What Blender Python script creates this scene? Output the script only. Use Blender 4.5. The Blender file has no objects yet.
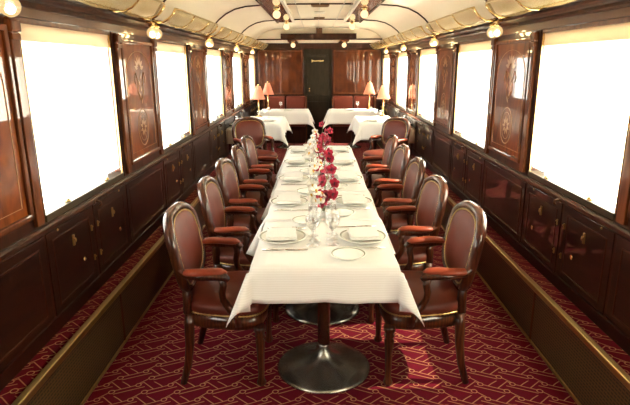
import bpy, bmesh, math, random
from mathutils import Vector, Matrix
random.seed(7)
S = bpy.context.scene
COL = S.collection
PI = math.pi

# ------------------------------------------------------------------ materials
def mat(name):
    m = bpy.data.materials.new(name); m.use_nodes = True
    nt = m.node_tree; nt.nodes.clear()
    out = nt.nodes.new('ShaderNodeOutputMaterial')
    return m, nt, out

def principled(nt, out, col=(.5, .5, .5), rough=.5, metal=0., coat=0., **kw):
    b = nt.nodes.new('ShaderNodeBsdfPrincipled')
    b.inputs['Base Color'].default_value = (*col, 1)
    b.inputs['Roughness'].default_value = rough
    b.inputs['Metallic'].default_value = metal
    b.inputs['Coat Weight'].default_value = coat
    b.inputs['Coat Roughness'].default_value = .04
    for k, v in kw.items():
        b.inputs[k.replace('_', ' ')].default_value = v
    nt.links.new(b.outputs[0], out.inputs['Surface'])
    return b

def simple(name, col, rough=.5, metal=0., coat=0., noise=0., scale=20., bump=0., **kw):
    m, nt, out = mat(name)
    b = principled(nt, out, col, rough, metal, coat, **kw)
    if noise or bump:
        tc = nt.nodes.new('ShaderNodeTexCoord')
        n = nt.nodes.new('ShaderNodeTexNoise'); n.inputs['Scale'].default_value = scale
        n.inputs['Detail'].default_value = 4
        nt.links.new(tc.outputs['Object'], n.inputs['Vector'])
        if noise:
            mx = nt.nodes.new('ShaderNodeMix'); mx.data_type = 'RGBA'
            mx.inputs[6].default_value = (*[c*(1-noise) for c in col], 1)
            mx.inputs[7].default_value = (*[min(1, c*(1+noise)) for c in col], 1)
            nt.links.new(n.outputs['Fac'], mx.inputs[0])
            nt.links.new(mx.outputs[2], b.inputs['Base Color'])
        if bump:
            bp = nt.nodes.new('ShaderNodeBump'); bp.inputs['Strength'].default_value = bump
            bp.inputs['Distance'].default_value = .002
            nt.links.new(n.outputs['Fac'], bp.inputs['Height'])
            nt.links.new(bp.outputs[0], b.inputs['Normal'])
    return m

def wood(name, dark, light, rough=.3, coat=1., stretch=(6, 6, 1.2), scale=4., figure=0.6, wav=.35):
    m, nt, out = mat(name)
    b = principled(nt, out, dark, rough, 0, coat)
    b.inputs['Specular IOR Level'].default_value = .12; b.inputs['Coat Roughness'].default_value = .018
    tc = nt.nodes.new('ShaderNodeTexCoord')
    mp = nt.nodes.new('ShaderNodeMapping'); mp.inputs['Scale'].default_value = stretch
    nt.links.new(tc.outputs['Object'], mp.inputs['Vector'])
    n = nt.nodes.new('ShaderNodeTexNoise'); n.inputs['Scale'].default_value = scale
    n.inputs['Detail'].default_value = 5; n.inputs['Distortion'].default_value = figure
    nt.links.new(mp.outputs[0], n.inputs['Vector'])
    w = nt.nodes.new('ShaderNodeTexWave'); w.inputs['Scale'].default_value = scale*.7
    w.inputs['Distortion'].default_value = 6; w.inputs['Detail'].default_value = 3
    nt.links.new(mp.outputs[0], w.inputs['Vector'])
    ad = nt.nodes.new('ShaderNodeMath'); ad.operation = 'MULTIPLY_ADD'
    ad.inputs[1].default_value = wav
    nt.links.new(w.outputs['Fac'], ad.inputs[0]); nt.links.new(n.outputs['Fac'], ad.inputs[2])
    r = nt.nodes.new('ShaderNodeValToRGB')
    r.color_ramp.elements[0].position = .35; r.color_ramp.elements[0].color = (*dark, 1)
    r.color_ramp.elements[1].position = .95; r.color_ramp.elements[1].color = (*light, 1)
    nt.links.new(ad.outputs[0], r.inputs[0]); nt.links.new(r.outputs[0], b.inputs['Base Color'])
    return m

def emis(name, col, strength):
    m, nt, out = mat(name)
    e = nt.nodes.new('ShaderNodeEmission'); e.inputs[0].default_value = (*col, 1); e.inputs[1].default_value = strength
    nt.links.new(e.outputs[0], out.inputs['Surface'])
    return m

def mathn(nt, op, a, b=None, c=None):
    n = nt.nodes.new('ShaderNodeMath'); n.operation = op
    for i, v in enumerate((a, b, c)):
        if v is None: continue
        if isinstance(v, (int, float)): n.inputs[i].default_value = v
        else: nt.links.new(v, n.inputs[i])
    return n.outputs[0]

def carpet_mat():
    m, nt, out = mat('carpet')
    b = principled(nt, out, (.1, .005, .02), .95, 0, 0)
    b.inputs['Specular IOR Level'].default_value = .1
    tc = nt.nodes.new('ShaderNodeTexCoord'); sp = nt.nodes.new('ShaderNodeSeparateXYZ')
    nt.links.new(tc.outputs['Object'], sp.inputs[0])
    M = lambda op, a, b_=None, c=None: mathn(nt, op, a, b_, c)
    A, B = .1715, .128
    x = M('MULTIPLY', M('ABSOLUTE', M('ADD', sp.outputs[0], .02)), -1.); y = M('ADD', sp.outputs[1], 10.05)
    v = M('DIVIDE', y, B); u = M('DIVIDE', M('ADD', x, 3.46), A)
    fu = M('FRACT', u); fv = M('FRACT', v)
    px = M('MULTIPLY', fu, A); py = M('MULTIPLY', fv, B)
    def ring(cx, cy, rad, wd):
        dx = M('SUBTRACT', px, cx); dy = M('SUBTRACT', py, cy)
        d = M('SQRT', M('ADD', M('MULTIPLY', dx, dx), M('MULTIPLY', dy, dy)))
        return M('SUBTRACT', M('ABSOLUTE', M('SUBTRACT', d, rad)), wd)
    def line(x0, y0, x1, y1, wd):
        L = math.hypot(x1-x0, y1-y0); nx, ny = -(y1-y0)/L, (x1-x0)/L
        tx, ty = (x1-x0)/L, (y1-y0)/L
        dx = M('SUBTRACT', px, x0); dy = M('SUBTRACT', py, y0)
        d = M('ABSOLUTE', M('ADD', M('MULTIPLY', dx, nx), M('MULTIPLY', dy, ny)))
        t = M('ADD', M('MULTIPLY', dx, tx), M('MULTIPLY', dy, ty))
        over = M('MAXIMUM', M('MULTIPLY', t, -1.), M('SUBTRACT', t, L))
        return M('SUBTRACT', M('MAXIMUM', d, over), wd)
    w = .0023
    ds = [ring(.060, .098, .0135, w), ring(.111, .036, .0145, w),
          line(.124, .048, .1715, .070, w), line(0, .070, .044, .092, w),
          line(.128, .018, .1715, .038, w), line(0, .038, .096, .082, w),
          line(.136, .128, .1715, .1025, w), line(0, .1025, .022, .083, w),
          line(.082, .122, .150, .062, w), line(.070, .110, .082, .122, w), line(.104, .050, .122, .048, w),
          line(.074, .0, .096, .026, w), line(.060, .112, .074, .128, w)]
    d = ds[0]
    for q in ds[1:]: d = M('MINIMUM', d, q)
    fac = nt.nodes.new('ShaderNodeMapRange'); fac.clamp = True
    nt.links.new(d, fac.inputs['Value'])
    fac.inputs['From Min'].default_value = -.001; fac.inputs['From Max'].default_value = .0012
    fac.inputs['To Min'].default_value = 1; fac.inputs['To Max'].default_value = 0
    n = nt.nodes.new('ShaderNodeTexNoise'); n.inputs['Scale'].default_value = 300
    nt.links.new(tc.outputs['Object'], n.inputs['Vector'])
    mx = nt.nodes.new('ShaderNodeMix'); mx.data_type = 'RGBA'
    mx.inputs[6].default_value = (*CARPET_RED, 1); mx.inputs[7].default_value = (*CARPET_GOLD, 1)
    nt.links.new(fac.outputs[0], mx.inputs[0])
    mu = nt.nodes.new('ShaderNodeMix'); mu.data_type = 'RGBA'; mu.blend_type = 'MULTIPLY'
    mu.inputs[0].default_value = .45
    nt.links.new(mx.outputs[2], mu.inputs[6]); nt.links.new(n.outputs['Color'], mu.inputs[7])
    nt.links.new(mu.outputs[2], b.inputs['Base Color'])
    return m

CARPET_RED = (.135, .0040, .0155)
CARPET_GOLD = (.50, .235, .115)

MT = {}
MT['carpet'] = carpet_mat()
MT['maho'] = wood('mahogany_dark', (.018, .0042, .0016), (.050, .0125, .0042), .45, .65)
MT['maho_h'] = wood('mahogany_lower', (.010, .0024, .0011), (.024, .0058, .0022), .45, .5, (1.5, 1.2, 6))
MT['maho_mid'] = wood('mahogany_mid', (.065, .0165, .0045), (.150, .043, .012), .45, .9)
MT['lintel'] = wood('lintel_wood', (.060, .024, .010), (.105, .044, .019), .4, .4, (3, .6, 5))
MT['figured'] = wood('figured_mahogany', (.090, .017, .0032), (.31, .080, .015), .35, 1., (2.2, 2.2, .9), 3., 1.6, .15)
MT['veneer'] = wood('end_wall_veneer', (.048, .010, .0024), (.125, .031, .007), .4, 1., (2., 2., 1.4), 2.4, 1.2, .08)
MT['cornice'] = wood('cornice_wood', (.024, .0070, .003), (.055, .017, .007), .45, .22)
MT['inlay'] = simple('inlay_wood', (.42, .20, .07), .3, 0, 1.)
MT['chairwood'] = wood('chair_wood', (.026, .0060, .0022), (.078, .019, .006), .4, 1., (5, 5, 1.5), 5)
MT['leather'] = simple('leather', (.105, .0165, .0075), .45, 0, .0, .14, 30, .12, Specular_IOR_Level=.28)
MT['padleather'] = simple('pad_leather', (.26, .042, .017), .36, 0, .05, .1, 30, .08, Specular_IOR_Level=.35)
MT['sofa'] = simple('banquette_leather', (.15, .030, .015), .5, 0, .0, .1, 20, .1, Specular_IOR_Level=.2)
MT['brass'] = simple('brass', (.78, .56, .25), .24, 1.)
MT['brassdark'] = simple('aged_brass', (.46, .32, .12), .38, 1.)
MT['gilt'] = simple('gilt_letters', (.80, .60, .24), .35, .35)
MT['cloth'] = None
MT['creamcloth'] = simple('cream_cloth', (.60, .52, .39), .85, 0, 0, .05, 30, .1)
MT['napkin'] = simple('napkin_linen', (.84, .83, .79), .9, 0, 0, .02, 60, .1)
MT['china'] = simple('china', (.90, .90, .84), .3, 0, 0)
MT['chinarim'] = simple('china_rim', (.36, .38, .30), .2, 0, .5)
MT['silver'] = simple('silver', (.70, .69, .66), .2, 1.)
MT['nickel'] = simple('nickel_base', (.36, .34, .30), .27, .9)
MT['column'] = simple('pedestal_column', (.34, .13, .07), .18, .8)
MT['cream'] = simple('ceiling_cream', (.84, .73, .55), .45, 0, .15, .03, 3)
MT['creamtrim'] = simple('ceiling_trim', (.70, .64, .54), .4, 0, .2)
MT['door'] = wood('door_wood', (.016, .011, .006), (.030, .021, .011), .5, .04)
MT['sill'] = simple('sill_metal', (.085, .065, .035), .35, .7)
MT['black'] = simple('recess_black', (.012, .010, .008), .6)
MT['vent'] = simple('vent_brown', (.20, .11, .05), .5, .3)
MT['stem'] = simple('stem_green', (.11, .16, .03), .5)
MT['redpetal'] = simple('orchid_red', (.40, .005, .034), .5, 0, 0, .4, 60)
MT['redlip'] = simple('orchid_lip', (.10, .002, .015), .5)
MT['whitepetal'] = simple('orchid_white', (.86, .84, .78), .6, 0, 0, .03, 40)
MT['whitelip'] = simple('orchid_yellow', (.75, .45, .06), .6)
MT['ground'] = simple('outside_gravel', (.62, .60, .55), .9, 0, 0, .2, 6)
MT['globe_lit'] = emis('lamp_globe_lit', (1., .70, .34), 1.5)
MT['core'] = emis('lamp_filament', (1., .80, .50), 60.)
MT['bulb'] = emis('lamp_bulb', (1., .66, .34), 2.2)

def cloth_mat():
    m, nt, out = mat('tablecloth_damask')
    b = principled(nt, out, (.86, .84, .79), .75)
    b.inputs['Sheen Weight'].default_value = .1
    tc = nt.nodes.new('ShaderNodeTexCoord')
    w = nt.nodes.new('ShaderNodeTexWave'); w.bands_direction = 'Z'; w.inputs['Scale'].default_value = 28
    nt.links.new(tc.outputs['Object'], w.inputs['Vector'])
    r = nt.nodes.new('ShaderNodeValToRGB')
    r.color_ramp.elements[0].color = (.87, .855, .82, 1); r.color_ramp.elements[1].color = (.81, .79, .75, 1)
    nt.links.new(w.outputs['Fac'], r.inputs[0]); nt.links.new(r.outputs[0], b.inputs['Base Color'])
    return m
MT['cloth'] = cloth_mat()

def glass_mat(name, tint=(1, 1, 1), gloss=.12):
    m, nt, out = mat(name)
    t = nt.nodes.new('ShaderNodeBsdfTransparent'); t.inputs[0].default_value = (*tint, 1)
    g = nt.nodes.new('ShaderNodeBsdfGlossy'); g.inputs['Roughness'].default_value = .03
    lw = nt.nodes.new('ShaderNodeLayerWeight'); lw.inputs[0].default_value = .35
    mr = mathn(nt, 'ADD', mathn(nt, 'MULTIPLY', lw.outputs['Facing'], .3), gloss)
    mx = nt.nodes.new('ShaderNodeMixShader')
    nt.links.new(mr, mx.inputs[0]); nt.links.new(t.outputs[0], mx.inputs[1]); nt.links.new(g.outputs[0], mx.inputs[2])
    nt.links.new(mx.outputs[0], out.inputs['Surface'])
    return m
MT['glass'] = glass_mat('drinking_glass', (.985, .985, .98), .17)
MT['pane'] = glass_mat('window_glass', (.97, .98, .97), .02)

def scrim_mat(name, col, transp):
    m, nt, out = mat(name)
    t = nt.nodes.new('ShaderNodeBsdfTransparent'); t.inputs[0].default_value = (*col, 1)
    tl = nt.nodes.new('ShaderNodeBsdfTranslucent'); tl.inputs[0].default_value = (*col, 1)
    df = nt.nodes.new('ShaderNodeBsdfDiffuse'); df.inputs[0].default_value = (*col, 1)
    m1 = nt.nodes.new('ShaderNodeMixShader'); m1.inputs[0].default_value = .35
    nt.links.new(tl.outputs[0], m1.inputs[1]); nt.links.new(df.outputs[0], m1.inputs[2])
    m2 = nt.nodes.new('ShaderNodeMixShader'); m2.inputs[0].default_value = transp
    nt.links.new(m1.outputs[0], m2.inputs[1]); nt.links.new(t.outputs[0], m2.inputs[2])
    nt.links.new(m2.outputs[0], out.inputs['Surface'])
    return m
MT['blind'] = scrim_mat('roller_blind_cream', (.66, .55, .42), .0)
MT['scrim'] = scrim_mat('scrim_blind', (.97, .94, .82), .35)
MT['scrimdense'] = scrim_mat('scrim_blind_dense', (.97, .94, .80), .12)
MT['scrimwhite'] = scrim_mat('scrim_blind_white', (.98, .97, .93), .6)
MT['shade'] = scrim_mat('lamp_shade_silk', (.95, .58, .44), .03)
MT['frost'] = scrim_mat('frosted_globe', (1., .86, .62), .35)

def net_mat():
    m, nt, out = mat('brass_net')
    b = nt.nodes.new('ShaderNodeBsdfPrincipled')
    b.inputs['Base Color'].default_value = (.56, .39, .13, 1); b.inputs['Metallic'].default_value = .5
    b.inputs['Roughness'].default_value = .45
    t = nt.nodes.new('ShaderNodeBsdfTransparent')
    tc = nt.nodes.new('ShaderNodeTexCoord'); sp = nt.nodes.new('ShaderNodeSeparateXYZ')
    nt.links.new(tc.outputs['UV'], sp.inputs[0])
    fa = mathn(nt, 'FRACT', mathn(nt, 'MULTIPLY', mathn(nt, 'ADD', sp.outputs[0], sp.outputs[1]), 60.))
    fb = mathn(nt, 'FRACT', mathn(nt, 'MULTIPLY', mathn(nt, 'SUBTRACT', sp.outputs[0], sp.outputs[1]), 60.))
    hole = mathn(nt, 'MULTIPLY', mathn(nt, 'GREATER_THAN', fa, .18), mathn(nt, 'GREATER_THAN', fb, .18))
    mx = nt.nodes.new('ShaderNodeMixShader')
    nt.links.new(hole, mx.inputs[0]); nt.links.new(b.outputs[0], mx.inputs[1]); nt.links.new(t.outputs[0], mx.inputs[2])
    nt.links.new(mx.outputs[0], out.inputs['Surface'])
    return m
MT['net'] = net_mat()

def grille_mat():
    m, nt, out = mat('bronze_grille')
    b = principled(nt, out, (.09, .055, .02), .5, .25)
    tc = nt.nodes.new('ShaderNodeTexCoord'); sp = nt.nodes.new('ShaderNodeSeparateXYZ')
    nt.links.new(tc.outputs['Object'], sp.inputs[0])
    fz = mathn(nt, 'FRACT', mathn(nt, 'MULTIPLY', sp.outputs[2], 58.))
    fy = mathn(nt, 'FRACT', mathn(nt, 'MULTIPLY', sp.outputs[1], 40.))
    hole = mathn(nt, 'MULTIPLY', mathn(nt, 'GREATER_THAN', fz, .5), mathn(nt, 'GREATER_THAN', fy, .18))
    mx = nt.nodes.new('ShaderNodeMix'); mx.data_type = 'RGBA'
    mx.inputs[6].default_value = (.115, .066, .022, 1); mx.inputs[7].default_value = (.018, .011, .005, 1)
    nt.links.new(hole, mx.inputs[0]); nt.links.new(mx.outputs[2], b.inputs['Base Color'])
    return m
MT['grille'] = grille_mat()

def globe_mat():
    m, nt, out = mat('amber_glass_globe')
    t = nt.nodes.new('ShaderNodeBsdfTransparent'); t.inputs[0].default_value = (1, .86, .62, 1)
    e = nt.nodes.new('ShaderNodeEmission'); e.inputs[0].default_value = (1, .68, .32, 1); e.inputs[1].default_value = .9
    g = nt.nodes.new('ShaderNodeBsdfGlossy'); g.inputs['Roughness'].default_value = .05
    a = nt.nodes.new('ShaderNodeMixShader'); a.inputs[0].default_value = .62
    nt.links.new(t.outputs[0], a.inputs[1]); nt.links.new(e.outputs[0], a.inputs[2])
    b = nt.nodes.new('ShaderNodeMixShader'); b.inputs[0].default_value = .08
    nt.links.new(a.outputs[0], b.inputs[1]); nt.links.new(g.outputs[0], b.inputs[2])
    nt.links.new(b.outputs[0], out.inputs['Surface'])
    return m
MT['globe'] = globe_mat()

# ------------------------------------------------------------------ mesh builder
class MB:
    def __init__(s): s.bm = bmesh.new()
    def box(s, c, d, rz=0., bev=0., rot=None):
        m = Matrix.Translation(c) @ (rot if rot is not None else Matrix.Rotation(rz, 4, 'Z')) @ Matrix.Diagonal((*d, 1))
        r = bmesh.ops.create_cube(s.bm, size=1, matrix=m)
        if bev:
            es = list({e for v in r['verts'] for e in v.link_edges})
            bmesh.ops.bevel(s.bm, geom=es, offset=bev, segments=2, affect='EDGES', profile=.6)
        return s
    def loft(s, rings, cap=True, closed=True):
        vs = [[s.bm.verts.new(p) for p in r] for r in rings]
        n = len(vs[0])
        for a, b in zip(vs, vs[1:]):
            for i in range(n if closed else n-1):
                j = (i+1) % n
                try: f = s.bm.faces.new((a[i], a[j], b[j], b[i])); f.smooth = True
                except ValueError: pass
        if cap and closed:
            for r in (vs[0][::-1], vs[-1]):
                try: s.bm.faces.new(r)
                except ValueError: pass
        return s
    def tube(s, pts, r, n=8, closed=False, flat=1., up=None):
        pts = [Vector(p) for p in pts]; N = len(pts)
        rr = r if isinstance(r, (list, tuple)) else [r]*N
        rings = []; prev = None
        for i, p in enumerate(pts):
            if closed: t = pts[(i+1) % N]-pts[i-1]
            else: t = pts[min(i+1, N-1)]-pts[max(i-1, 0)]
            t.normalize()
            if up is not None: a = Vector(up)
            elif prev is None: a = Vector((0, 0, 1)) if abs(t.z) < .9 else Vector((1, 0, 0))
            else: a = prev
            a = (a - t*a.dot(t))
            if a.length < 1e-6: a = Vector((0, 1, 0)) - t*t.y
            a.normalize(); b = t.cross(a); prev = a
            rings.append([p + (a*math.cos(q)*flat + b*math.sin(q))*rr[i] for q in (2*PI*k/n for k in range(n))])
        if closed:
            rings.append(rings[0])
            vs = [[s.bm.verts.new(p) for p in q] for q in rings[:-1]]; vs.append(vs[0])
            for a, b in zip(vs, vs[1:]):
                for i in range(n):
                    j = (i+1) % n
                    f = s.bm.faces.new((a[i], a[j], b[j], b[i])); f.smooth = True
            return s
        return s.loft(rings)
    def lathe(s, prof, c=(0, 0, 0), n=24, cap=True, axis='Z'):
        rings = []
        for r, z in prof:
            q = []
            for k in range(n):
                a = 2*PI*k/n
                p = (r*math.cos(a), r*math.sin(a), z)
                if axis == 'X': p = (z, r*math.cos(a), r*math.sin(a))
                if axis == 'Y': p = (r*math.sin(a), z, r*math.cos(a))
                q.append(Vector(c)+Vector(p))
            rings.append(q)
        return s.loft(rings, cap)
    def ball(s, c, r, seg=12, sc=(1, 1, 1)):
        m = Matrix.Translation(c) @ Matrix.Diagonal((*sc, 1))
        q = bmesh.ops.create_uvsphere(s.bm, u_segments=seg, v_segments=max(4, seg*2//3), radius=r, matrix=m)
        for v in q['verts']:
            for f in v.link_faces: f.smooth = True
        return s
    def prism(s, poly, axis, lo, hi):
        # extrude a 2-D polygon along an axis
        def P(a, b, t): return {'X': (t, a, b), 'Y': (a, t, b), 'Z': (a, b, t)}[axis]
        lo_, hi_ = [[s.bm.verts.new(P(a, b, t)) for a, b in poly] for t in (lo, hi)]
        n = len(poly)
        for i in range(n):
            j = (i+1) % n
            s.bm.faces.new((lo_[i], lo_[j], hi_[j], hi_[i]))
        s.bm.faces.new(lo_[::-1]); s.bm.faces.new(hi_)
        return s
    def grid(s, pts, uv=None):
        vs = [[s.bm.verts.new(p) for p in r] for r in pts]
        lay = s.bm.loops.layers.uv.verify() if uv else None
        for i in range(len(vs)-1):
            for j in range(len(vs[0])-1):
                f = s.bm.faces.new((vs[i][j], vs[i+1][j], vs[i+1][j+1], vs[i][j+1])); f.smooth = True
                if uv:
                    for l, (a, b) in zip(f.loops, ((i, j), (i+1, j), (i+1, j+1), (i, j+1))): l[lay].uv = uv[a][b]
        return s
    def build(s, name, m, parent=None, loc=None, rz=0., smooth=None):
        bmesh.ops.recalc_face_normals(s.bm, faces=s.bm.faces)
        me = bpy.data.meshes.new(name); s.bm.to_mesh(me); s.bm.free()
        me.materials.append(MT[m] if isinstance(m, str) else m)
        o = bpy.data.objects.new(name, me); COL.objects.link(o)
        if parent is not None: o.parent = parent
        if loc is not None: o.location = loc
        o.rotation_euler.z = rz
        return o

def solid(o, t, off=-1):
    md = o.modifiers.new('thickness', 'SOLIDIFY'); md.thickness = t; md.offset = off
    return o
def tag(o, label=None, cat=None, group=None, kind=None):
    for k, v in (('label', label), ('category', cat), ('group', group), ('kind', kind)):
        if v: o[k] = v
    return o
def empty(name, loc=(0, 0, 0), rz=0., **kw):
    o = bpy.data.objects.new(name, None); COL.objects.link(o)
    o.empty_display_size = .05
    o.location = loc; o.rotation_euler.z = rz
    return tag(o, **kw)
def copy_tree(o, parent=None):
    kids = list(o.children)
    c = o.copy(); COL.objects.link(c)
    if parent is not None: c.parent = parent
    for k in kids: copy_tree(k, c)
    return c
def structure(o): return tag(o, kind='structure')

SIDE = {-1: 'left', 1: 'right'}
ORD = ['nearest', 'second', 'third', 'fourth', 'farthest']
W = 1.38                      # half width of the saloon
Y0, Y1 = -2.4, 11.75          # ends of the carriage
WY0, PITCH, WW = 2.430, 2.0255, 1.10
ZS, ZT = .914, 1.862            # window sill / window top
ZL = .36                      # top of the heating duct
BAYS = range(-2, 5)

# ------------------------------------------------------------------ setting: floor, ceiling, walls
structure(MB().box((0, (Y0+Y1)/2, -.05), (3.1, Y1-Y0+.4, .1)).build('floor', 'carpet'))
structure(MB().box((0, 5, -1.45), (60, 60, .2)).build('platform_ground', 'ground'))

half = [(0, 2.290), (.35, 2.288), (.62, 2.280), (.82, 2.266), (.94, 2.238), (1.04, 2.19), (1.12, 2.13), (1.18, 2.065), (1.225, 2.0), (1.30, 1.985), (1.52, 1.985)]
prof = [(-x, z) for x, z in half[::-1]] + half[1:]
ys = [Y0-.12 + (10.07-Y0+.12)*i/12 for i in range(13)]
ceil = structure(solid(MB().grid([[(x, y, z) for x, z in prof] for y in ys]).build('ceiling', 'cream'), .06, 1))
# lower ceiling of the last bay with its bulkhead
low = MB(); low.box((0, 10.97, 2.115), (2.9, 1.76, .05))
low.box((0, 10.095, 2.20), (2.9, .05, .22))
low.build('lower_ceiling', 'cream', ceil)

for s in (-1, 1):
    nm = SIDE[s]
    wl = MB()
    xo = s*(W+.06)
    wl.box((xo, (Y0+Y1)/2, ZS/2), (.12, Y1-Y0+.24, ZS))
    wl.box((xo, (Y0+Y1)/2, (ZT+2.13)/2), (.12, Y1-Y0+.24, 2.13-ZT))
    edges = [Y0-.12]
    for k in BAYS: edges += [WY0+PITCH*k, WY0+PITCH*k+WW]
    edges.append(Y1+.12)
    for a, b in zip(edges[0::2], edges[1::2]):
        wl.box((xo, (a+b)/2, (ZS+ZT)/2), (.12, b-a, ZT-ZS))
    wall = structure(wl.build('wall_%s' % nm, 'maho'))

    # cornice: plain lintel, dark mouldings above it
    c = MB().box((s*(W-.008), (Y0+Y1)/2, 1.888), (.016, Y1-Y0, .050)); c.build('lintel_board', 'lintel', wall)
    c = MB()
    c.prism([(s*W, 1.905), (s*(W-.03), 1.905), (s*(W-.038), 1.915), (s*(W-.034), 1.93), (s*(W-.05), 1.938), (s*(W-.062), 1.952), (s*(W-.058), 1.968), (s*(W-.09), 1.975), (s*(W-.095), 1.985), (s*W, 1.985)], 'Y', Y0, Y1)
    c.build('cornice_moulding', 'cornice', wall)
    # sill moulding under the windows and base board
    c = MB().prism([(s*W, .868), (s*(W-.012), .868), (s*(W-.022), .880), (s*(W-.022), .896), (s*(W-.012), .908), (s*W, .908)], 'Y', Y0, Y1)
    c.build('sill_moulding', 'maho', wall)
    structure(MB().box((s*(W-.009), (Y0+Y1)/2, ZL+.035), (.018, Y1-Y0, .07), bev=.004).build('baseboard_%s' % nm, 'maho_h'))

    # wainscot door panels: two per bay and one below every pier
    for k in BAYS:
        ya = WY0+PITCH*k
        for (a, b) in ((ya-.02, ya+.515), (ya+.535, ya+1.07), (ya+1.09, ya+PITCH-.04)):
            if b < Y0+.05 or a > Y1-.05: continue
            b = min(b, Y1-.02); a = max(a, Y0+.02)
            yc, w = (a+b)/2, b-a
            p = MB().box((s*(W-.003), yc, .645), (.006, w-.008, .43), bev=.002)
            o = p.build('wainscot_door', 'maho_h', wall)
            fr = MB()
            for zz in (.47, .81): fr.box((s*(W-.007), yc, zz), (.005, w-.11, .010), bev=.002)
            for yy in (a+.06, b-.06): fr.box((s*(W-.007), yy, .64), (.005, .010, .345), bev=.002)
            fr.build('panel_moulding', 'maho', o)
            if k >= 0 and w < .6:
                h = MB(); hy = b-.035 if a < ya else a+.035
                for zz in (.74, .56):
                    h.box((s*(W-.009), hy, zz), (.008, .010, .035), bev=.002); h.ball((s*(W-.014), hy, zz+.008), .006, 8)
                h.build('brass_hinge', 'brassdark', o)
                q = MB(); q.box((s*(W-.010), yc, .745), (.008, .018, .060), bev=.002)
                q.tube([(s*(W-.010), yc, .756), (s*(W-.020), yc, .756), (s*(W-.022), yc, .745), (s*(W-.018), yc, .735)], .005, 6)
                q.build('brass_handle', 'brassdark', o)
                q = MB(); q.lathe([(.014, 0), (.014, .004), (.009, .008), (.004, .009)], (0, 0, 0), 10, axis='X')
                q.build('keyhole_plate', 'brass', o, loc=(s*(W-.006) if s < 0 else W-.015, yc+.10, .60))
        # screws along the rail
        if k >= 0:
            q = MB()
            for yy in (ya-.06, ya+.1, ya+.95, ya+1.1): q.ball((s*(W-.004), yy, .885 if yy < ya or yy > ya+1.05 else .850), .008, 6)
            q.build('rail_screws', 'brassdark', wall)

    # piers between the windows: casings, figured panel, inlay
    for a, b in zip(edges[0::2], edges[1::2]):
        if b-a < .15: continue
        a2, b2 = max(a, Y0), min(b, Y1-.01)
        cs = MB()
        for yy, sg in ((a2, 1), (b2, -1)):
            cs.box((s*(W-.011), yy+sg*.066, 1.39), (.022, .066, .93), bev=.006)
            cs.box((s*(W-.017), yy+sg*.066, 1.82), (.034, .078, .055), bev=.008)
            cs.box((s*(W-.015), yy+sg*.066, 1.775), (.030, .07, .03), bev=.006)
        cs.build('window_casing', 'maho_mid', wall)
        w = b2-a2-.28
        if w < .25: continue
        yc = (a2+b2)/2
        pn = MB().box((s*(W-.004), yc, 1.395), (.008, w, .83), bev=.002).build('marquetry_panel', 'figured', wall)
        mo = MB()
        for zz in (.985, 1.808): mo.box((s*(W-.012), yc, zz), (.022, w+.05, .03), bev=.008)
        for yy in (yc-w/2-.01, yc+w/2+.01): mo.box((s*(W-.012), yy, 1.395), (.022, .03, .85), bev=.008)
        mo.build('panel_frame', 'maho_mid', pn)
        iv = MB(); X = s*(W-.009)
        def loop(pts, r=.004, closed=False): iv.tube([(X, yc+p, q) for p, q in pts], r, 5, closed, flat=.4)
        # oval medallion near the foot, line border, arch and sprays at the head
        loop([(.115*math.cos(t), 1.20+.135*math.sin(t)) for t in (2*PI*i/24 for i in range(24))], .0045, True)
        loop([(.085*math.cos(t), 1.20+.10*math.sin(t)) for t in (2*PI*i/24 for i in range(24))], .0025, True)
        e = w/2-.045
        loop([(-e, 1.04), (e, 1.04), (e, 1.58)] + [(e*math.cos(t), 1.58+.17*math.sin(t)) for t in (PI*i/14 for i in range(1, 14))] + [(-e, 1.58)], .003, True)
        for sg in (-1, 1):
            loop([(sg*.01, 1.40), (sg*.06, 1.46), (sg*.05, 1.54), (sg*.09, 1.60), (sg*.12, 1.56), (sg*.10, 1.52)], .0035)
        def leaf(p, q, ang, L, wd):
            c_, s_ = math.cos(ang), math.sin(ang)
            pts = [(0, 0), (L*.3, wd), (L*.7, wd*.7), (L, 0), (L*.7, -wd*.7), (L*.3, -wd)]
            poly = [(yc+p+u*c_-v*s_, q+u*s_+v*c_) for u, v in pts]
            iv.prism(poly, 'X', min(X, X-s*.0015), max(X, X-s*.0015))
        for i in range(9):
            t = 2*PI*i/9; leaf(.02*math.cos(t), 1.20+.02*math.sin(t), t, .05, .012)
        for i in range(7):
            t = PI*(i+.5)/7; leaf(.03*math.cos(t), 1.62+.03*math.sin(t), t, .075, .015)
        for i in range(5): leaf(0, 1.37+i*.045, PI*.5+(.7 if i % 2 else -.7), .06, .010)
        iv.build('inlay', 'inlay', pn)

    # heating duct along the wall
    duct = MB().box((s*(1.25+W)/2, (Y0+Y1)/2, ZL-.006), (W-1.25, Y1-Y0, .012))
    structure(duct.build('trim_duct_carpet_%s' % nm, 'carpet'))
    r = empty('heating_duct', (s*1.245, 4.6, 0), label='long low bronze grille of the heating duct along the %s wall' % nm, cat='heater', group=None)
    for i in range(8):
        ya = Y0-4.6 + i*(Y1-Y0)/8; L = (Y1-Y0)/8
        MB().box((s*.006, ya+L/2, .175), (.012, L-.012, .33)).build('grille_panel', 'grille', r)
    MB().box((0, .5*(Y0+Y1)-4.6, ZL-.003), (.034, Y1-Y0, .034), bev=.006).build('top_rail', 'brassdark', r)
    MB().box((s*.002, .5*(Y0+Y1)-4.6, .010), (.016, Y1-Y0, .02), bev=.004).build('bottom_rail', 'brassdark', r)
    # seam cover strips
    for i in range(1, 8):
        MB().box((-s*.001, Y0-4.6+i*(Y1-Y0)/8, .175), (.004, .018, .33)).build('cover_strip', 'maho_mid', r)

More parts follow.
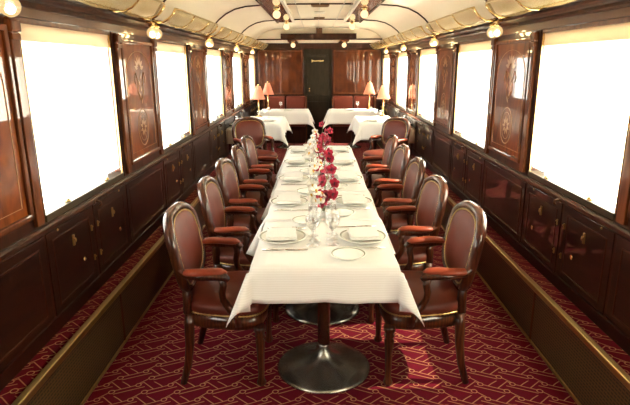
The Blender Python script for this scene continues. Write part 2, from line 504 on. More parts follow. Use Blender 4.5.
    # windows
    for k in BAYS:
        ya = WY0+PITCH*k; yc = ya+WW/2
        n = (k+2)*2 + (1 if s > 0 else 0) + 1
        xg = s*(W+.03)
        f = MB()
        for yy in (ya+.009, ya+WW-.009): f.box((xg, yy, (ZS+ZT)/2), (.05, .018, ZT-ZS))
        for zz in (ZT-.012,): f.box((xg, yc, zz), (.05, WW-.036, .024))
        win = structure(f.build('window_%d' % n, 'maho_mid'))
        MB().box((s*(W+.085), yc, (ZS+ZT)/2), (.006, WW-.05, ZT-ZS-.02)).build('pane', 'pane', win)
        b = MB()
        for yy in (ya+.021, ya+WW-.021): b.box((s*(W+.008), yy, (ZS+ZT)/2+.01), (.010, .007, ZT-ZS-.05))
        b.build('guide_rail', 'brass', win)
        sl = MB().box((s*(W+.03), yc, ZS+.018), (.07, WW-.036, .036), bev=.004).build('sill_strip', 'sill', win)
        bt = MB()
        for yy in (yc-.27, yc+.27): bt.lathe([(.016, 0), (.016, .008), (.009, .016), (.003, .018)], (s*(W+.012), yy, ZS+.036), 8)
        bt.build('sill_bolt', 'brass', sl)
        lt = MB().box((s*(W-.012), yc, ZS-.03), (.024, .05, .022), bev=.004)
        lt.tube([(s*(W-.02), yc, ZS-.03), (s*(W-.05), yc, ZS-.035), (s*(W-.052), yc, ZS-.05), (s*(W-.04), yc, ZS-.062)], .007, 6)
        lt.build('window_catch', 'lintel', win)
        # translucent blind drawn down the whole window, with a thicker hem at the head
        rows = [(0, ZT-.024), (.004, ZT-.05), (.001, ZT-.10)]
        bl = MB().grid([[(s*(W+.016)+s*o, ya+.02+(WW-.04)*j/4, z) for j in range(5)] for o, z in rows])
        solid(bl.build('blind_hem', 'blind', win), .003)
        sc = MB().grid([[(s*(W+.022), ya+.02+(WW-.04)*j/6, ZT-.03-(ZT-ZS-.095)*i/6) for j in range(7)] for i in range(7)])
        sc.build('blind', ('scrim' if k > 0 else 'scrimdense') if s > 0 else 'scrimwhite', win)

# end walls
e = MB()
e.box((-.86, Y1+.06, 1.08), (1.04, .12, 2.16)); e.box((.845, Y1+.06, 1.08), (1.07, .12, 2.16)); e.box((-.02, Y1+.06, 2.065), (.70, .12, .19))
wb = structure(e.build('wall_back', 'maho'))
for cx, w in ((-1.07, .44), (-.59, .44), (.56, .44), (1.06, .50)):
    p = MB().box((cx, Y1-.006, 1.48), (w, .012, .88), bev=.003).build('veneer_panel', 'veneer', wb)
    fr = MB()
    for zz in (1.03, 1.93): fr.box((cx, Y1-.012, zz), (w+.04, .024, .03), bev=.006)
    for xx in (cx-w/2-.012, cx+w/2+.012): fr.box((xx, Y1-.012, 1.48), (.026, .024, .90), bev=.006)
    fr.build('panel_frame', 'maho_mid', p)
MB().box((0, Y1-.015, 2.03), (2.7, .03, .08), bev=.006).build('head_rail', 'maho', wb)
structure(MB().box((0, Y0-.06, 1.16), (3.0, .12, 2.36)).build('wall_front', 'maho_mid'))
dr = structure(MB().box((-.02, Y1+.02, .985), (.62, .05, 1.965)).build('door_1', 'door'))
q = MB()
for xx in (-.34, .30): q.box((xx, Y1-.01, .985), (.035, .06, 1.97), bev=.006)
q.box((-.02, Y1-.01, 1.985), (.70, .06, .04), bev=.006)
q.build('door_frame', 'maho', dr)
q = MB()
for zz, h in ((1.42, .86), (.5, .7)):
    for xx in (-.25, .21): q.box((xx, Y1-.008, zz), (.014, .012, h), bev=.003)
    for z2 in (zz-h/2, zz+h/2): q.box((-.02, Y1-.008, z2), (.474, .012, .014), bev=.003)
q.build('door_moulding', 'door', dr)
q = MB()
for zz in (1.135, 1.085): q.lathe([(.016, 0), (.016, -.012), (.006, -.02)], (-.21, Y1-.006, zz), 10, axis='Y')
q.build('door_lock', 'brass', dr)
# brass script-like ornament on the door
em = empty('brass_door_ornament', (-.02, Y1-.03, 1.718), label='small brass script-like ornament fixed on the dark end door', cat='ornament')
q = MB()
q.tube([(-.135, 0, .022), (-.11, 0, .004), (-.06, 0, -.002), (0, 0, .004), (.06, 0, -.002), (.12, 0, .003)], [.008, .009, .008, .008, .010, .008], 6)
q.tube([(-.135, 0, -.026), (-.11, 0, .0)], [.006, .008], 6)
for i in range(5): q.tube([(.01+i*.024, 0, -.002), (.016+i*.024, 0, .018), (.024+i*.024, 0, -.002)], .006, 5)
q.build('lettering', 'gilt', em)
MB().box((-.01, .014, .0), (.27, .012, .012)).build('backing_bar', 'brassdark', em)

# ceiling arches, centre boards, beams, header
tn = 1
for k, yy in enumerate((1.97, 3.99, 6.02, 8.04)):
    pts = [(x, yy, z-.006) for x, z in prof[1:-1]]
    o = MB().tube(pts, .011, 6, flat=.8).build('trim_%d' % tn, 'maho'); structure(o); tn += 1
for xx in (-.28, -.02, .24):
    o = MB().box((xx, (Y0+10.0)/2, 2.284), (.008, 10.0-Y0, .010)).build('trim_%d' % tn, 'creamtrim'); structure(o); tn += 1
for sx, cx in ((-1, -.505), (1, .468)):
    o = MB().box((cx, (Y0+8.1)/2, 2.262), (.20, 8.1-Y0, .035), bev=.005).build('trim_%d' % tn, 'maho_mid'); structure(o); tn += 1
    for xx in (cx-.115, cx+.115):
        p = MB().box((xx, (Y0+8.12)/2, 2.258), (.03, 8.12-Y0, .045), bev=.006).build('beam_edging', 'creamtrim' if (xx-cx)*sx < 0 else 'maho', o)
    o = MB().box((cx, 10.93, 2.075), (.17, 1.6, .03), bev=.005).build('trim_%d' % tn, 'maho_mid'); structure(o); tn += 1
o = MB().box((0, 10.06, 2.092), (2.55, .03, .022), bev=.004).build('trim_%d' % tn, 'maho'); structure(o); tn += 1
o = MB().box((-.015, 10.03, 2.146), (1.38, .08, .092), bev=.006).build('trim_%d' % tn, 'maho'); structure(o)
MB().box((-.005, 10.03, 2.24), (.11, .08, .10), bev=.004).build('header_block', 'lintel', o)
for i, (yy, wx, wy, m_, d_) in enumerate(((6.15, .20, .14, 'vent', 'brown slotted ceiling vent nearest the viewer'), (6.95, .13, .20, 'creamtrim', 'pale square ceiling vent plate in the middle of the row'), (7.75, .15, .10, 'vent', 'thin brown ceiling vent nearest the end header beam'))):
    v = empty('ceiling_vent', (-.015, yy, 2.278), label=d_, cat='vent', group='vents along the ceiling centre')
    MB().box((0, 0, 0), (wx, wy, .014), bev=.003).build('vent_frame', m_, v)
    q = MB()
    for j in range(3): q.box((0, (j-1)*wy*.28, -.009), (wx*.86, wy*.12, .006))
    q.build('vent_slat', m_, v)

# ------------------------------------------------------------------ lamps on the ceiling and the walls
def globe_profile(r):
    return [(r*.28, r*.96)] + [(r*math.sin(t), r*math.cos(t)) for t in (PI*(i/10) for i in range(1, 10))] + [(r*.05, -r)]
def make_ceiling_globe():
    t = empty('ceiling_globe_lamp')
    MB().lathe([(.035, .065), (.034, .055), (.018, .045), (.016, .03)], n=12).build('lamp_cap', 'brass', t)
    MB().lathe(globe_profile(.043), n=16).build('lamp_globe', 'globe_lit', t)
    return t
cg = make_ceiling_globe(); first = True
for sx, x in ((-1, -.49), (1, .465)):
    for j, (yy, zz) in enumerate(((6.05, 2.178), (8.02, 2.178), (10.25, 1.995))):
        o = cg if first else copy_tree(cg); first = False
        o.location = (x, yy, zz)
        d = ['nearest the viewer in view', 'at the end of the ceiling beam', 'small and farthest, beyond the header beam'][j]
        tag(o, 'lit round globe lamp on the %s ceiling beam, %s' % (SIDE[sx], d), 'lamp', 'globe lamps on the ceiling beams')

def make_wall_globe():
    t = empty('twin_globe_wall_lamp')
    q = MB(); q.tube([(-.10, 0, .085), (-.06, 0, .075), (-.02, 0, .07), (0, 0, .055)], .009, 8)
    q.tube([(0, -.055, .052), (0, 0, .064), (0, .055, .052)], .008, 8)
    for yy in (-.055, .055): q.lathe([(.024, .050), (.024, .036), (.020, .030)], (0, yy, 0), 12)
    q.build('bracket', 'brass', t)
    for yy in (-.055, .055):
        gb = MB().lathe(globe_profile(.041), n=16).build('lamp_globe', 'globe', t, loc=(0, yy, -.008))
        MB().ball((0, 0, -.010), .021, 10).build('bulb', 'core', gb)
    return t
wg = make_wall_globe(); first = True
for s in (-1, 1):
    for j, yy in enumerate((2.13, 4.10, 6.18, 8.30, 10.34)):
        if s > 0 and j == 0: continue          # outside the picture
        o = wg if first else copy_tree(wg); first = False
        o.location = (s*1.265, yy, 1.888); o.rotation_euler.z = 0 if s < 0 else PI
        d = ['above the nearest pier', 'beside the second window', 'beside the third window', 'beside the fourth window', 'beside the last window'][j]
        tag(o, 'pair of lit globes on brass bracket under %s luggage racks, %s' % (SIDE[s], d), 'lamp', 'globe lamps under the luggage racks')

# ------------------------------------------------------------------ luggage racks
def make_rack():
    t = empty('luggage_rack')
    H = .87
    cs = [(0, .012), (.05, .0), (.10, .002), (.145, .022), (.18, .052), (.205, .088)]    # distance from the wall line, height
    NY = 34
    ysr = [-H+2*H*i/NY for i in range(NY+1)]
    pts, uv = [], []
    for y in ysr:
        k = max(0, (abs(y)-(H-.16))/.16); sc = 1-.10*k*k
        sag = .014*abs(math.sin(PI*3*(y+H)/(2*H)))
        pts.append([(d*sc, y, z-(sag if .03 < d < .2 else 0)) for d, z in cs])
        uv.append([(y, d*1.2) for d, z in cs])
    solid(MB().grid(pts, uv).build('net', 'net', t), .002)
    MB().tube([p[-1] for p in pts], .008, 8).build('outer_rail', 'brassdark', t)
    MB().tube([(.0, -H, .014), (.0, H, .014)], .008, 6).build('wall_rail', 'brass', t)
    for i in (0, 11, 23, NY):
        MB().tube([Vector(p)+Vector((0, 0, -.006)) for p in pts[i]], .009 if i in (0, NY) else .006, 6).build('rib', 'brass', t)
    q = MB()
    for i in range(24):
        y = -H+.05+(2*H-.1)*i/23
        q.tube([(.012, y, .012), (.012, y, .075)], .0035, 5)
    q.tube([(.012, -H+.04, .075), (.012, H-.04, .075)], .005, 6)
    q.build('wall_railing', 'brass', t)
    return t
rk = make_rack(); first = True
for s in (-1, 1):
    for k in range(0, 5):
        o = rk if first else copy_tree(rk); first = False
        yc = WY0+PITCH*k+WW/2
        o.location = (s*1.295, yc, 1.968); o.rotation_euler.z = 0 if s < 0 else PI
        tag(o, 'brass net luggage rack above the %s %s window' % (ORD[k], SIDE[s]), 'luggage rack', 'brass luggage racks along the walls')

# ------------------------------------------------------------------ leather armchair
def superell(t, a, b, e=.65):
    c, s_ = math.cos(t), math.sin(t)
    return a*math.copysign(abs(c)**e, c), b*math.copysign(abs(s_)**e, s_)
def make_chair():
    t = empty('leather_armchair')
    NS = 36
    def outl(k, z, grow=0.):
        r = []
        for i in range(NS):
            x, y = superell(2*PI*i/NS, .225, 1., .6)
            hw = .236+.032*(x/.225)
            r.append(((x+.005)*k, y*hw*k, z))
        return r
    MB().loft([outl(.94, .400), outl(1.0, .404), outl(1.03, .425), outl(1.0, .452), outl(.90, .472), outl(.66, .486), outl(.3, .492), outl(.05, .493)]).build('seat', 'leather', t)
    MB().loft([outl(.93, .325), outl(1.0, .332), outl(1.015, .36), outl(1.0, .402), outl(.9, .404)]).build('seat_rail', 'chairwood', t)
    q = MB(); pn = []
    for i in range(144):
        x, y = superell(2*PI*i/144, .225, 1., .6); hw = .236+.032*(x/.225)
        pn.append(((x+.005)*1.020, y*hw*1.020, .410))
    q.tube(pn, [.0058 if i % 2 else .0030 for i in range(144)], 6, True)
    q.build('nail_trim', 'brassdark', t)
    for sy in (-1, 1):
        leg = MB().lathe([(.017, 0), (.024, .008), (.026, .022), (.018, .038), (.0165, .06), (.021, .20), (.026, .265), (.020, .28), (.030, .292), (.022, .305), (.032, .32), (.032, .345)], n=14)
        leg.build('leg', 'chairwood', t, loc=(.195, sy*.225, 0))
        MB().tube([(-.175, sy*.185, .40), (-.180, sy*.188, .32), (-.183, sy*.192, .22), (-.196, sy*.200, .11), (-.225, sy*.210, 0)], [.026, .027, .024, .021, .018], 10).build('leg', 'chairwood', t)
    def bx(y, z): return -.190 - .19*(z-.47) + .48*y*y
    def ring(k, push=0., n=40):
        r = []
        for i in range(n):
            a = 2*PI*i/n
            y, z = superell(a, .240, .197, .54)
            if z < 0: y *= 1-.16*(z/.197)**2
            else: z += .012*max(0, 1-(y/.17)**2)
            y *= k; z = .702+z*k
            r.append(Vector((bx(y, z)+push, y, z)))
        return r
    MB().tube(ring(1.0), .023, 10, True, flat=1.2, up=(1, 0, 0)).build('back_frame', 'chairwood', t)
    MB().loft([ring(.86, -.022), ring(.90, -.012), ring(.92, 0), ring(.90, .018), ring(.84, .028), ring(.6, .042), ring(.3, .048), ring(.04, .05)]).build('backrest', 'leather', t)
    q = MB().tube(ring(.895, .022, 152), [.0056 if i % 2 else .0030 for i in range(152)], 6, True)
    q.build('nail_trim', 'brassdark', t)
    for sy in (-1, 1):
        q = MB().tube([(bx(.13, .56)+.0, sy*.135, .565), (-.188, sy*.16, .50), (-.180, sy*.182, .40)], [.022, .024, .027], 10)
        q.build('back_post', 'chairwood', t)
        a = MB()
        a.tube([(bx(.225, .72)+.005, sy*.222, .715), (-.205, sy*.238, .665), (-.165, sy*.247, .640), (-.10, sy*.250, .630), (-.02, sy*.250, .630), (.030, sy*.247, .626), (.046, sy*.245, .608)],
               [.020, .021, .022, .021, .021, .022, .016], 10)
        a.tube([(.012, sy*.247, .622), (.022, sy*.246, .582), (.012, sy*.244, .54), (.016, sy*.241, .50), (.045, sy*.238, .45), (.085, sy*.235, .40), (.09, sy*.235, .35)],
               [.018, .020, .018, .018, .020, .024, .022], 10)
        arm = a.build('armrest', 'chairwood', t)
        p = MB(); rings = []
        for i in range(11):
            u = i/10; x = -.195+.235*u; sc = max(.25, math.sqrt(max(0, 1-(2*u-1)**6)))
            y0 = sy*(.236+.014*math.sin(PI*min(1, u*1.4)))
            rings.append([Vector((x, y0+.031*sc*math.cos(b), .648+.004*math.sin(PI*u)+.019*sc*math.sin(b))) for b in (2*PI*k/12 for k in range(12))])
        p.loft(rings).build('arm_pad', 'padleather', arm)
    return t
chair = make_chair(); first = True
CY = [2.69+.70*k for k in range(5)]
PY = [2.665+.733*k for k in range(5)]
for s in (-1, 1):
    for k in range(5):
        o = chair if first else copy_tree(chair); first = False
        jig = [(0, 0, 0), (.018, .0, .03), (.006, .01, -.02), (.012, .01, .03), (.012, .01, -.03)][k]
        o.location = (-.555+jig[0] if s < 0 else (.508 if k == 0 else .490)-jig[0]*.4, CY[k]+jig[1], 0)
        o.rotation_euler.z = (0 if s < 0 else PI)+jig[2]
        d = ['in the foreground', 'second from the front', 'third from the front', 'fourth from the front', 'farthest from the viewer'][k]
        tag(o, 'brown leather armchair on the long table\'s %s side, %s' % (SIDE[s], d), 'chair', 'leather armchairs along the long table')
for s, loc, face in ((-1, (-.895, 7.25, 0), math.atan2(-.80, .52)), (1, (.88, 7.25, 0), math.atan2(-.62, -.80))):
    o = copy_tree(chair); o.location = loc; o.rotation_euler.z = face
    tag(o, 'brown leather armchair turned out beside the small %s table with lamps' % SIDE[s], 'chair', 'armchairs at the small end tables')

# ------------------------------------------------------------------ tables and cloths
TC = -.026
ZTOP = .752
def make_table(length, peds, halfw=.33):
    t = empty('pedestal_table')
    MB().box((0, 0, ZTOP-.014), (2*halfw, length-.01, .028), bev=.004).build('tabletop', 'maho_mid', t)
    for py in peds:
        MB().lathe([(.262, 0), (.262, .006), (.250, .016), (.20, .028), (.13, .045), (.075, .070), (.045, .105), (.036, .14), (.034, .15)], n=48).build('pedestal_base', 'nickel', t, loc=(0, py, 0))
        MB().lathe([(.034, .148), (.034, .69), (.06, .71), (.12, .722)], n=20).build('column', 'column', t, loc=(0, py, 0))
    return t
def make_cloth(hx, y0, y1, over, near, far, bumps=(), z=ZTOP+.003, seed=0):
    # draped rectangular cloth; over = side overhang, near / far = end overhangs
    NXo = 8
    us = [-hx-over*(1-i/NXo) for i in range(NXo)] + [-hx+2*hx*i/10 for i in range(11)] + [hx+over*(i+1)/NXo for i in range(NXo)]
    ny = max(12, int((y1-y0)/.045))
    vs_ = [y0+(y1-y0)*i/ny for i in range(ny+1)]
    if near: vs_ = [y0-near*(1-i/NXo) for i in range(NXo)] + vs_
    if far: vs_ = vs_ + [y1+far*(i+1)/NXo for i in range(NXo)]
    rnd = random.Random(seed)
    ph = [rnd.uniform(0, 6) for _ in range(4)]
    P = []
    for v in vs_:
        row = []
        for u in us:
            du = max(0, abs(u)-hx); sgx = math.copysign(1, u)
            dv = (y0-v) if v < y0 else (v-y1 if v > y1 else 0); sgy = -1 if v < y0 else 1
            cx = max(-hx, min(hx, u)); cy = max(y0, min(y1, v))
            if du == 0 and dv == 0: row.append((cx, cy, z)); continue
            rr = math.hypot(du, dv); a = math.atan2(dv, du)
            fold = math.sin(2*a)
            fl = .012*(1-math.exp(-rr/.015)) + rr*(.06+.42*fold)
            wave = 0
            if fold < .3:
                q = v if du > 0 else u
                wave = (rr/.25)*(.012*math.sin(q*17+ph[0])+.009*math.sin(q*31+ph[1]))
            lift = 0
            if du > 0 and dv == 0:
                for by, amp, wd, sd in bumps:
                    if sd == sgx:
                        g = math.exp(-((v-by)/wd)**2)*(du/over)
                        fl += amp*g; lift -= amp*.25*g
            fl = max(.004, fl+wave)
            drop = math.sqrt(max(rr*rr-(fl*.8)**2, (rr*.5)**2)) - lift
            row.append((cx+sgx*fl*math.cos(a), cy+sgy*fl*math.sin(a), z-drop))
        P.append(row)
    o = MB().grid(P).build('tablecloth', 'cloth')
    solid(o, .0025, 0)
    return o
TL = .738
for i in range(5):
    a = 2.255+TL*i; b = a+TL
    t = make_table(TL, (.015,)); t.location = (TC, (a+b)/2, 0)
    w = '%s table' % ORD[i]
    tag(t, '%s of the row forming the long dining table, on one round metal pedestal' % w, 'table', 'tables joined into the long dining table')
    bm_ = [] if i == 0 else [(a+.06, .112 if i < 2 else .09, .06, -1), (a+.06, .085 if i < 2 else .07, .06, 1)]
    c = make_cloth(.338, a+.001, b-.001, .225, .172 if i == 0 else 0, .172 if i == 4 else 0, bm_, seed=i)
    c.location = (TC, 0, 0)
    tag(c, 'white tablecloth on the %s of the joined row' % w, 'tablecloth', 'white cloths on the long table')

def small_table(cx, cy, lx, ly, lab, labc, seed):
    t = empty('small_dining_table', (cx, cy, 0), label=lab, cat='table', group='small tables at the end of the saloon')
    MB().box((0, 0, ZTOP-.014), (lx-.01, ly-.01, .028), bev=.004).build('tabletop', 'maho_mid', t)
    q = MB(); q.lathe([(.19, 0), (.19, .008), (.10, .03), (.045, .07), (.03, .12)], n=28); q.build('pedestal_base', 'nickel', t)
    MB().lathe([(.03, .118), (.03, .70), (.1, .722)], n=16).build('column', 'chairwood', t)
    c = make_cloth(lx/2, -ly/2, ly/2, .26, .25, .25, [], seed=seed)
    c.location = (cx, cy, 0)
    tag(c, labc, 'tablecloth', 'white cloths on the small tables')
# sit clear of the side walls: the wall-side overhang lies against the wainscot
for s in (-1, 1):
    small_table(s*.93, 8.83, .60, 1.30, 'small dining table by the %s windows, nearer of the two on that side' % SIDE[s], 'white cloth on the nearer small table by the %s windows' % SIDE[s], 5+s)
    small_table(s*.70 if s < 0 else .68, 10.74, .95, .62, 'small dining table in front of the %s banquette' % SIDE[s], 'white cloth on the small table in front of the %s banquette' % SIDE[s], 9+s)

for s in (-1, 1):
    t = empty('side_console', (s*1.27, 7.84, 0), label='narrow serving console against the %s wall beside the armchair' % SIDE[s], cat='console', group='serving consoles along the walls')
    MB().box((0, 0, ZTOP-.014), (.17, .42, .028), bev=.004).build('console_top', 'maho_mid', t)
    for xx in (-.06, .06):
        for yy in (-.17, .17): MB().lathe([(.014, ZL if xx*s > 0 else ZL), (.018, .5), (.022, .70), (.026, .724)], (xx, yy, 0), 10).build('leg', 'chairwood', t)
    c = make_cloth(.087, -.212, .212, .018, .22, .04, [], seed=20+s)
    c.location = (s*1.27, 7.84, 0)
    c.data.materials[0] = MT['creamcloth']
    tag(c, 'cream cloth over the narrow serving console by the %s wall' % SIDE[s], 'tablecloth', 'cloths on the serving consoles')
    q = MB().lathe([(.02, .0), (.05, .004), (.07, .02), (.075, .05), (.070, .052), (.06, .022), (.004, .008)], n=24).build('serving_bowl', 'silver', None, (s*1.27, 7.73, ZTOP+.006))
    tag(q, 'silver bowl on the serving console by the %s wall' % SIDE[s], 'bowl', 'silver bowls on the consoles')
    q = MB().lathe([(.03, .0), (.045, .006), (.05, .05), (.03, .10), (.022, .13), (.027, .14)], n=20)
    q.tube([(.045, 0, .03), (.085, 0, .05), (.085, 0, .09), (.03, 0, .11)], .006, 6)
    q = q.build('silver_jug', 'silver', None, (s*1.27, 7.96, ZTOP+.006))
    tag(q, 'small silver jug on the serving console by the %s wall' % SIDE[s], 'jug', 'silver jugs on the consoles')

# ------------------------------------------------------------------ banquettes at the end wall
for s in (-1, 1):
    cx = -.73 if s < 0 else .75
    t = empty('banquette', (cx, 11.5, 0), label='dark red leather banquette against the end wall on the %s of the door' % SIDE[s], cat='bench', group='banquettes at the end wall')
    MB().box((0, .03, .18), (.86, .40, .36), bev=.01).build('bench_base', 'maho', t)
    MB().box((0, -.02, .42), (.88, .44, .13), bev=.03).build('seat_cushion', 'sofa', t)
    for xx, w in ((-.225, .42), (.225, .42)):
        MB().box((xx, .165, .735), (w, .10, .49), bev=.03).build('back_cushion', 'sofa', t)
    MB().box((0, .215, .62), (.92, .03, .74), bev=.006).build('back_board', 'maho', t)
    q = MB()
    for xx in (-.455, .455): q.box((xx, .10, .49), (.03, .26, .98), bev=.008)
    q.build('end_panel', 'maho_mid', t)

# ------------------------------------------------------------------ table lamps
def make_lamp():
    t = empty('table_lamp')
    MB().lathe([(.062, 0), (.062, .008), (.045, .016), (.020, .03), (.013, .045)], n=24).build('lamp_base', 'brass', t)
    MB().lathe([(.013, .04), (.012, .16), (.017, .17), (.012, .18), (.011, .40)], n=14).build('pole', 'brass', t)
    sh = MB().grid([[(r*math.cos(2*PI*k/24), r*math.sin(2*PI*k/24), z) for k in range(25)] for r, z in ((.122, .305), (.096, .375), (.068, .455), (.040, .53))]).build('lamp_shade', 'shade', t)
    solid(sh, .002)
    MB().ball((0, 0, .545), .013, 8, (1, 1, 1.5)).build('finial', 'brass', t)
    MB().ball((0, 0, .43), .022, 10).build('bulb', 'bulb', t)
    return t
lp = make_lamp(); first = True
for (x, y, lab) in ((-1.075, 9.38, 'brass table lamp with pink shade on the nearer left table'), (-1.04, 10.86, 'brass table lamp with pink shade on the left table by the banquette'),
                    (1.12, 9.38, 'brass table lamp with pink shade on the nearer right table'), (1.02, 10.86, 'brass table lamp with pink shade on the right table by the banquette')):
    o = lp if first else copy_tree(lp); first = False
    o.location = (x, y, ZTOP+.005); tag(o, lab, 'lamp', 'pink shaded table lamps')

# ------------------------------------------------------------------ table settings
ZC = ZTOP+.005
def plate_mesh(r):
    return [(r*.0+.004, .0), (r*.60, .0), (r*.64, .004), (r*.98, .016), (r, .019), (r*.985, .021), (r*.66, .010), (r*.62, .006), (.004, .006)]
def make_plate(name, r):
    t = empty(name)
    MB().lathe(plate_mesh(r), n=40).build('plate_body', 'china', t)
    MB().lathe([(r*.86, .0165), (r*.86, .0172), (r*.93, .0195), (r*.93, .0188)], n=40, cap=False).build('rim_band', 'chinarim', t)
    return t
dp = make_plate('dinner_plate', .132); bp = make_plate('bread_plate', .088)
nk = MB().box((0, 0, .008), (.158, .165, .012), bev=.004).box((.004, 0, .018), (.146, .158, .010), bev=.004).build('folded_napkin', 'napkin')
def knife():
    t = empty('table_knife')
    MB().tube([(-.115, 0, .004), (-.06, 0, .005), (-.005, 0, .004)], [.006, .0075, .005], 8, flat=.6).build('handle', 'silver', t)
    MB().box((.055, .001, .0032), (.115, .017, .0022), bev=.0008).build('blade', 'silver', t)
    return t
def fork():
    t = empty('table_fork')
    MB().tube([(-.11, 0, .0035), (-.04, 0, .004), (.03, 0, .006)], [.008, .005, .0035], 8, flat=.5).build('handle', 'silver', t)
    q = MB(); q.box((.042, 0, .006), (.03, .022, .003), bev=.001)
    for j in range(4): q.tube([(.055, -.009+j*.006, .006), (.10, -.009+j*.006, .0035)], .0017, 5)
    q.build('tines', 'silver', t)
    return t
kn, fk = knife(), fork()
def glass(name, bowl_r, bowl_h, stem, foot):
    t = empty(name)
    z0 = stem
    MB().lathe([(foot, 0), (foot, .003), (.006, .010), (.004, .02), (.004, stem-.01), (.008, stem)], n=20).build('stem', 'glass', t)
    q = []
    for i in range(8):
        u = i/7; r = bowl_r*(.12+.88*math.sin(min(1, u*1.5)*PI/2)) if u < .67 else bowl_r*(1-.12*(u-.67)/.33)
        q.append((r, z0+bowl_h*u))
    q += [(r-.0016, z) for r, z in q[::-1]][:-1]
    MB().lathe(q, n=20, cap=True).build('bowl', 'glass', t)
    return t
gl = [glass('water_goblet', .038, .085, .075, .034), glass('wine_glass', .033, .075, .075, .031), glass('champagne_glass', .026, .10, .085, .029)]
used = set()
def place(proto, loc, rz, label, cat, group):
    o = proto if proto.name not in used else copy_tree(proto)
    used.add(proto.name)
    o.location = loc; o.rotation_euler.z = rz
    return tag(o, label, cat, group)
for s in (-1, 1):
    for k in range(5):
        y = PY[k]; pl = 'at the %s %s place of the long table' % (ORD[k], SIDE[s])
        rnd = random.Random(k*2+s)
        fx = 0 if s < 0 else PI
        xp = -.245 if s < 0 else .182
        yp = y+rnd.uniform(-.015, .015)
        place(dp, (xp, yp, ZC), 0, 'white dinner plate '+pl, 'plate', 'dinner plates on the long table')
        place(nk, (xp+.005*s, yp, ZC+.0152), fx+rnd.uniform(-.08, .08), 'white folded napkin on the plate '+pl, 'napkin', 'folded napkins')
        # the diner's left is the fork side
        lf = 1 if s < 0 else -1
        place(bp, (-.125 if s < 0 else .088, y+lf*.285, ZC), 0, 'small white bread plate '+pl, 'plate', 'bread plates on the long table')
        place(kn, (xp-.025*s, y-lf*.19, ZC), fx+rnd.uniform(-.05, .05), 'silver table knife '+pl, 'knife', 'table knives')
        place(fk, (xp-.015*s, y+lf*.165, ZC), fx+rnd.uniform(-.05, .05), 'silver table fork '+pl, 'fork', 'table forks')
        gx = -.083 if s < 0 else .018
        for j, (dx, dy) in enumerate(((0, -.085), (.012 if s < 0 else .0, .0), (0, .085))):
            g = gl[j]
            place(g, (gx+dx, y+dy*(1 if s > 0 else .9)+.012*s-.03, ZC), rnd.uniform(0, 3), ['clear water goblet ', 'clear wine glass ', 'slim clear champagne glass '][j]+pl, 'glass', 'stemmed glasses on the long table')
# a few things on the small tables
for s in (-1, 1):
    n = SIDE[s]
    place(dp, (s*.83, 8.55, ZC), 0, 'white dinner plate on the nearer small table by the %s windows' % n, 'plate', 'plates on the small tables')
    place(nk, (s*.83, 8.55, ZC+.0152), .1, 'folded white napkin on the nearer small table by the %s windows' % n, 'napkin', 'napkins on the small tables')
    for j, (x, y, g, d) in enumerate(((.95, 9.0, 0, 'front'), (1.02, 8.85, 1, 'middle'), (.88, 9.15, 2, 'back'))):
        place(gl[g], (s*x, y, ZC), 0, '%s of three clear glasses on the nearer small table by the %s windows' % (['tall goblet', 'wine glass', 'slim glass'][j], n), 'glass', 'glasses on the small tables')
    place(dp, (s*.62, 10.62, ZC), 0, 'white dinner plate on the small table before the %s banquette' % n, 'plate', 'plates on the small tables')
    place(gl[0], (s*.78, 10.8, ZC), 0, 'clear goblet on the small table before the %s banquette' % n, 'glass', 'glasses on the small tables')

# ------------------------------------------------------------------ orchids
def petal(q, ang, L, wd, tilt):
    ca, sa = math.cos(ang), math.sin(ang)
    prof_ = [(.05, .15), (.3, .75), (.6, 1.), (.85, .7), (1., .12)]
    pts = []
    for u, w in prof_:
        row = []
        for v in (-1, 0, 1):
            a, b, c = u*L, v*w*wd, tilt*u*u*L-.18*abs(v)*w*wd
            row.append((a*ca-b*sa, a*sa+b*ca, c))
        pts.append(row)
    q.grid(pts)
def bloom(name, m1, m2, R):
    q = MB()
    for i in range(5):
        petal(q, PI/2+2*PI*i/5, R, R*(.52 if i % 2 else .40), .25)
    o = q.build(name, m1)
    solid(o, .001, 0)
    q = MB(); q.ball((0, 0, R*.18), R*.2, 8, (1, .8, 1.2)); q.tube([(0, 0, .1*R), (0, -.25*R, .35*R), (0, -.5*R, .3*R)], [R*.14, R*.16, R*.05], 6)
    q.build('lip', m2, o)
    return o
rb = bloom('orchid_bloom', 'redpetal', 'redlip', .040)
wb_ = bloom('orchid_bloom', 'whitepetal', 'whitelip', .036)
def spray(name, proto, loc, stems, nb, seed, label, group, zlo):
    t = empty(name, loc, label=label, cat='flower', group=group)
    rnd = random.Random(seed)
    for (tx, ty, tz, n) in stems:
        P0, P1, P2 = Vector((0, 0, .03)), Vector((tx*.15, ty*.15, tz*.75)), Vector((tx, ty, tz))
        cur = [P0*(1-u)**2+P1*2*u*(1-u)+P2*u*u for u in (i/10 for i in range(11))]
        MB().tube(cur, .0032, 6).build('stem', 'stem', t)
        for i in range(n):
            u = zlo+(1-zlo)*(i/max(1, n-1))
            c = P0*(1-u)**2+P1*2*u*(1-u)+P2*u*u
            b = copy_tree(proto, t)
            a = rnd.uniform(0, 2*PI)
            d = Vector((math.cos(a)*.9, -abs(math.sin(a))*.9-.3, rnd.uniform(-.2, .7))).normalized()
            b.location = c+d*rnd.uniform(.018, .034)
            b.rotation_euler = d.to_track_quat('Z', 'Y').to_euler()
            sc = rnd.uniform(.8, 1.1); b.scale = (sc, sc, sc)
    return t
vs0 = MB().lathe([(.028, 0), (.030, .006), (.024, .03), (.018, .06), (.016, .10), (.022, .118), (.0205, .118), (.0145, .10), (.0165, .06), (.022, .03), (.004, .008)], n=20).build('bud_vase', 'glass')
VY = [3.05, 3.74, 4.43, 5.12]
VD = ['nearest the viewer', 'second from the front', 'third from the front', 'farthest from the viewer']
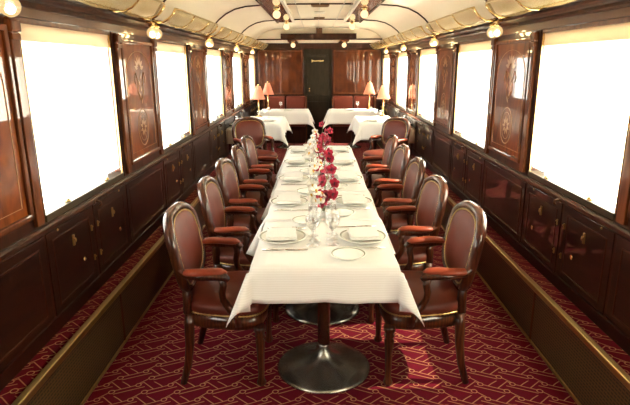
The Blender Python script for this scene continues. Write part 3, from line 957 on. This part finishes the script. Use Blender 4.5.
for k, vy in enumerate(VY):
    hk = [.80, .88, .94, 1.][k]
    vx = -.018+[0, .006, .0, .004][k]
    place(vs0, (vx, vy, ZC), 0, 'slim clear bud vase with orchids, %s on the long table' % VD[k], 'vase', 'bud vases along the long table')
    spray('red_orchid_spray', rb, (vx, vy, ZC+.008),
          [(.065, -.035, .18*hk, 3), (-.04, -.035, .20*hk, 3), (.02, .03, .31*hk, 3), (.07, .02, .26*hk, 2)], 0, 11+k,
          'deep red orchid spray in the bud vase, %s' % VD[k], 'red orchid sprays', .36)
    spray('white_orchid_spray', wb_, (vx-.006, vy-.003, ZC+.008),
          [(-.085, -.02, .17*hk, 3), (-.07, .03, .24*hk, 3), (-.05, -.05, .21*hk, 3)], 0, 31+k,
          'white orchid spray in the bud vase, %s' % VD[k], 'white orchid sprays', .6)
for o in (rb, wb_):
    for c in list(o.children): bpy.data.objects.remove(c)
    bpy.data.objects.remove(o)

# ------------------------------------------------------------------ light
wd = bpy.data.worlds.new('World'); S.world = wd; wd.use_nodes = True
nt = wd.node_tree; nt.nodes.clear()
bg = nt.nodes.new('ShaderNodeBackground'); bg.inputs[0].default_value = (1, .985, .95, 1); bg.inputs[1].default_value = 10.
wo = nt.nodes.new('ShaderNodeOutputWorld'); nt.links.new(bg.outputs[0], wo.inputs[0])
sun = bpy.data.lights.new('sun', 'SUN'); sun.energy = 60; sun.angle = math.radians(.6); sun.color = (1, .93, .82)
so = bpy.data.objects.new('sun', sun); COL.objects.link(so)
so.rotation_euler = Vector((-1., -.03, -1.2)).to_track_quat('-Z', 'Y').to_euler()
for s in (-1, 1):
    for k in BAYS:
        l = bpy.data.lights.new('window_portal', 'AREA'); l.shape = 'RECTANGLE'; l.size = WW-.05; l.size_y = ZT-ZS-.03
        l.cycles.is_portal = True
        o = bpy.data.objects.new('window_portal', l); COL.objects.link(o)
        o.location = (s*(W+.11), WY0+PITCH*k+WW/2, (ZS+ZT)/2)
        o.rotation_euler = Vector((-s, 0, 0)).to_track_quat('-Z', 'Z').to_euler()

# ------------------------------------------------------------------ camera
PT, YW, RL = .258, .0026, -.0039
fw = Vector((-math.sin(YW)*math.cos(PT), math.cos(YW)*math.cos(PT), -math.sin(PT)))
rt = Vector((math.cos(YW), math.sin(YW), 0)); up = rt.cross(fw)
rt, up = rt*math.cos(RL)+up*math.sin(RL), up*math.cos(RL)-rt*math.sin(RL)
cam = bpy.data.cameras.new('camera'); cam.sensor_width = 36; cam.lens = 525./630*36; cam.clip_start = .02
co = bpy.data.objects.new('camera', cam); COL.objects.link(co)
bk = -fw
co.matrix_world = Matrix(((rt.x, up.x, bk.x, -.065), (rt.y, up.y, bk.y, 0), (rt.z, up.z, bk.z, 1.656), (0, 0, 0, 1)))
S.camera = co
S.view_settings.view_transform = 'Standard'; S.view_settings.look = 'None'
S.view_settings.gamma = 1; S.view_settings.use_curve_mapping = False
S.view_settings.exposure = .33
cy = S.cycles
cy.use_denoising = True
cy.max_bounces = 10; cy.diffuse_bounces = 4; cy.glossy_bounces = 5; cy.transparent_max_bounces = 16
cy.sample_clamp_indirect = 8.; cy.caustics_reflective = False; cy.caustics_refractive = False
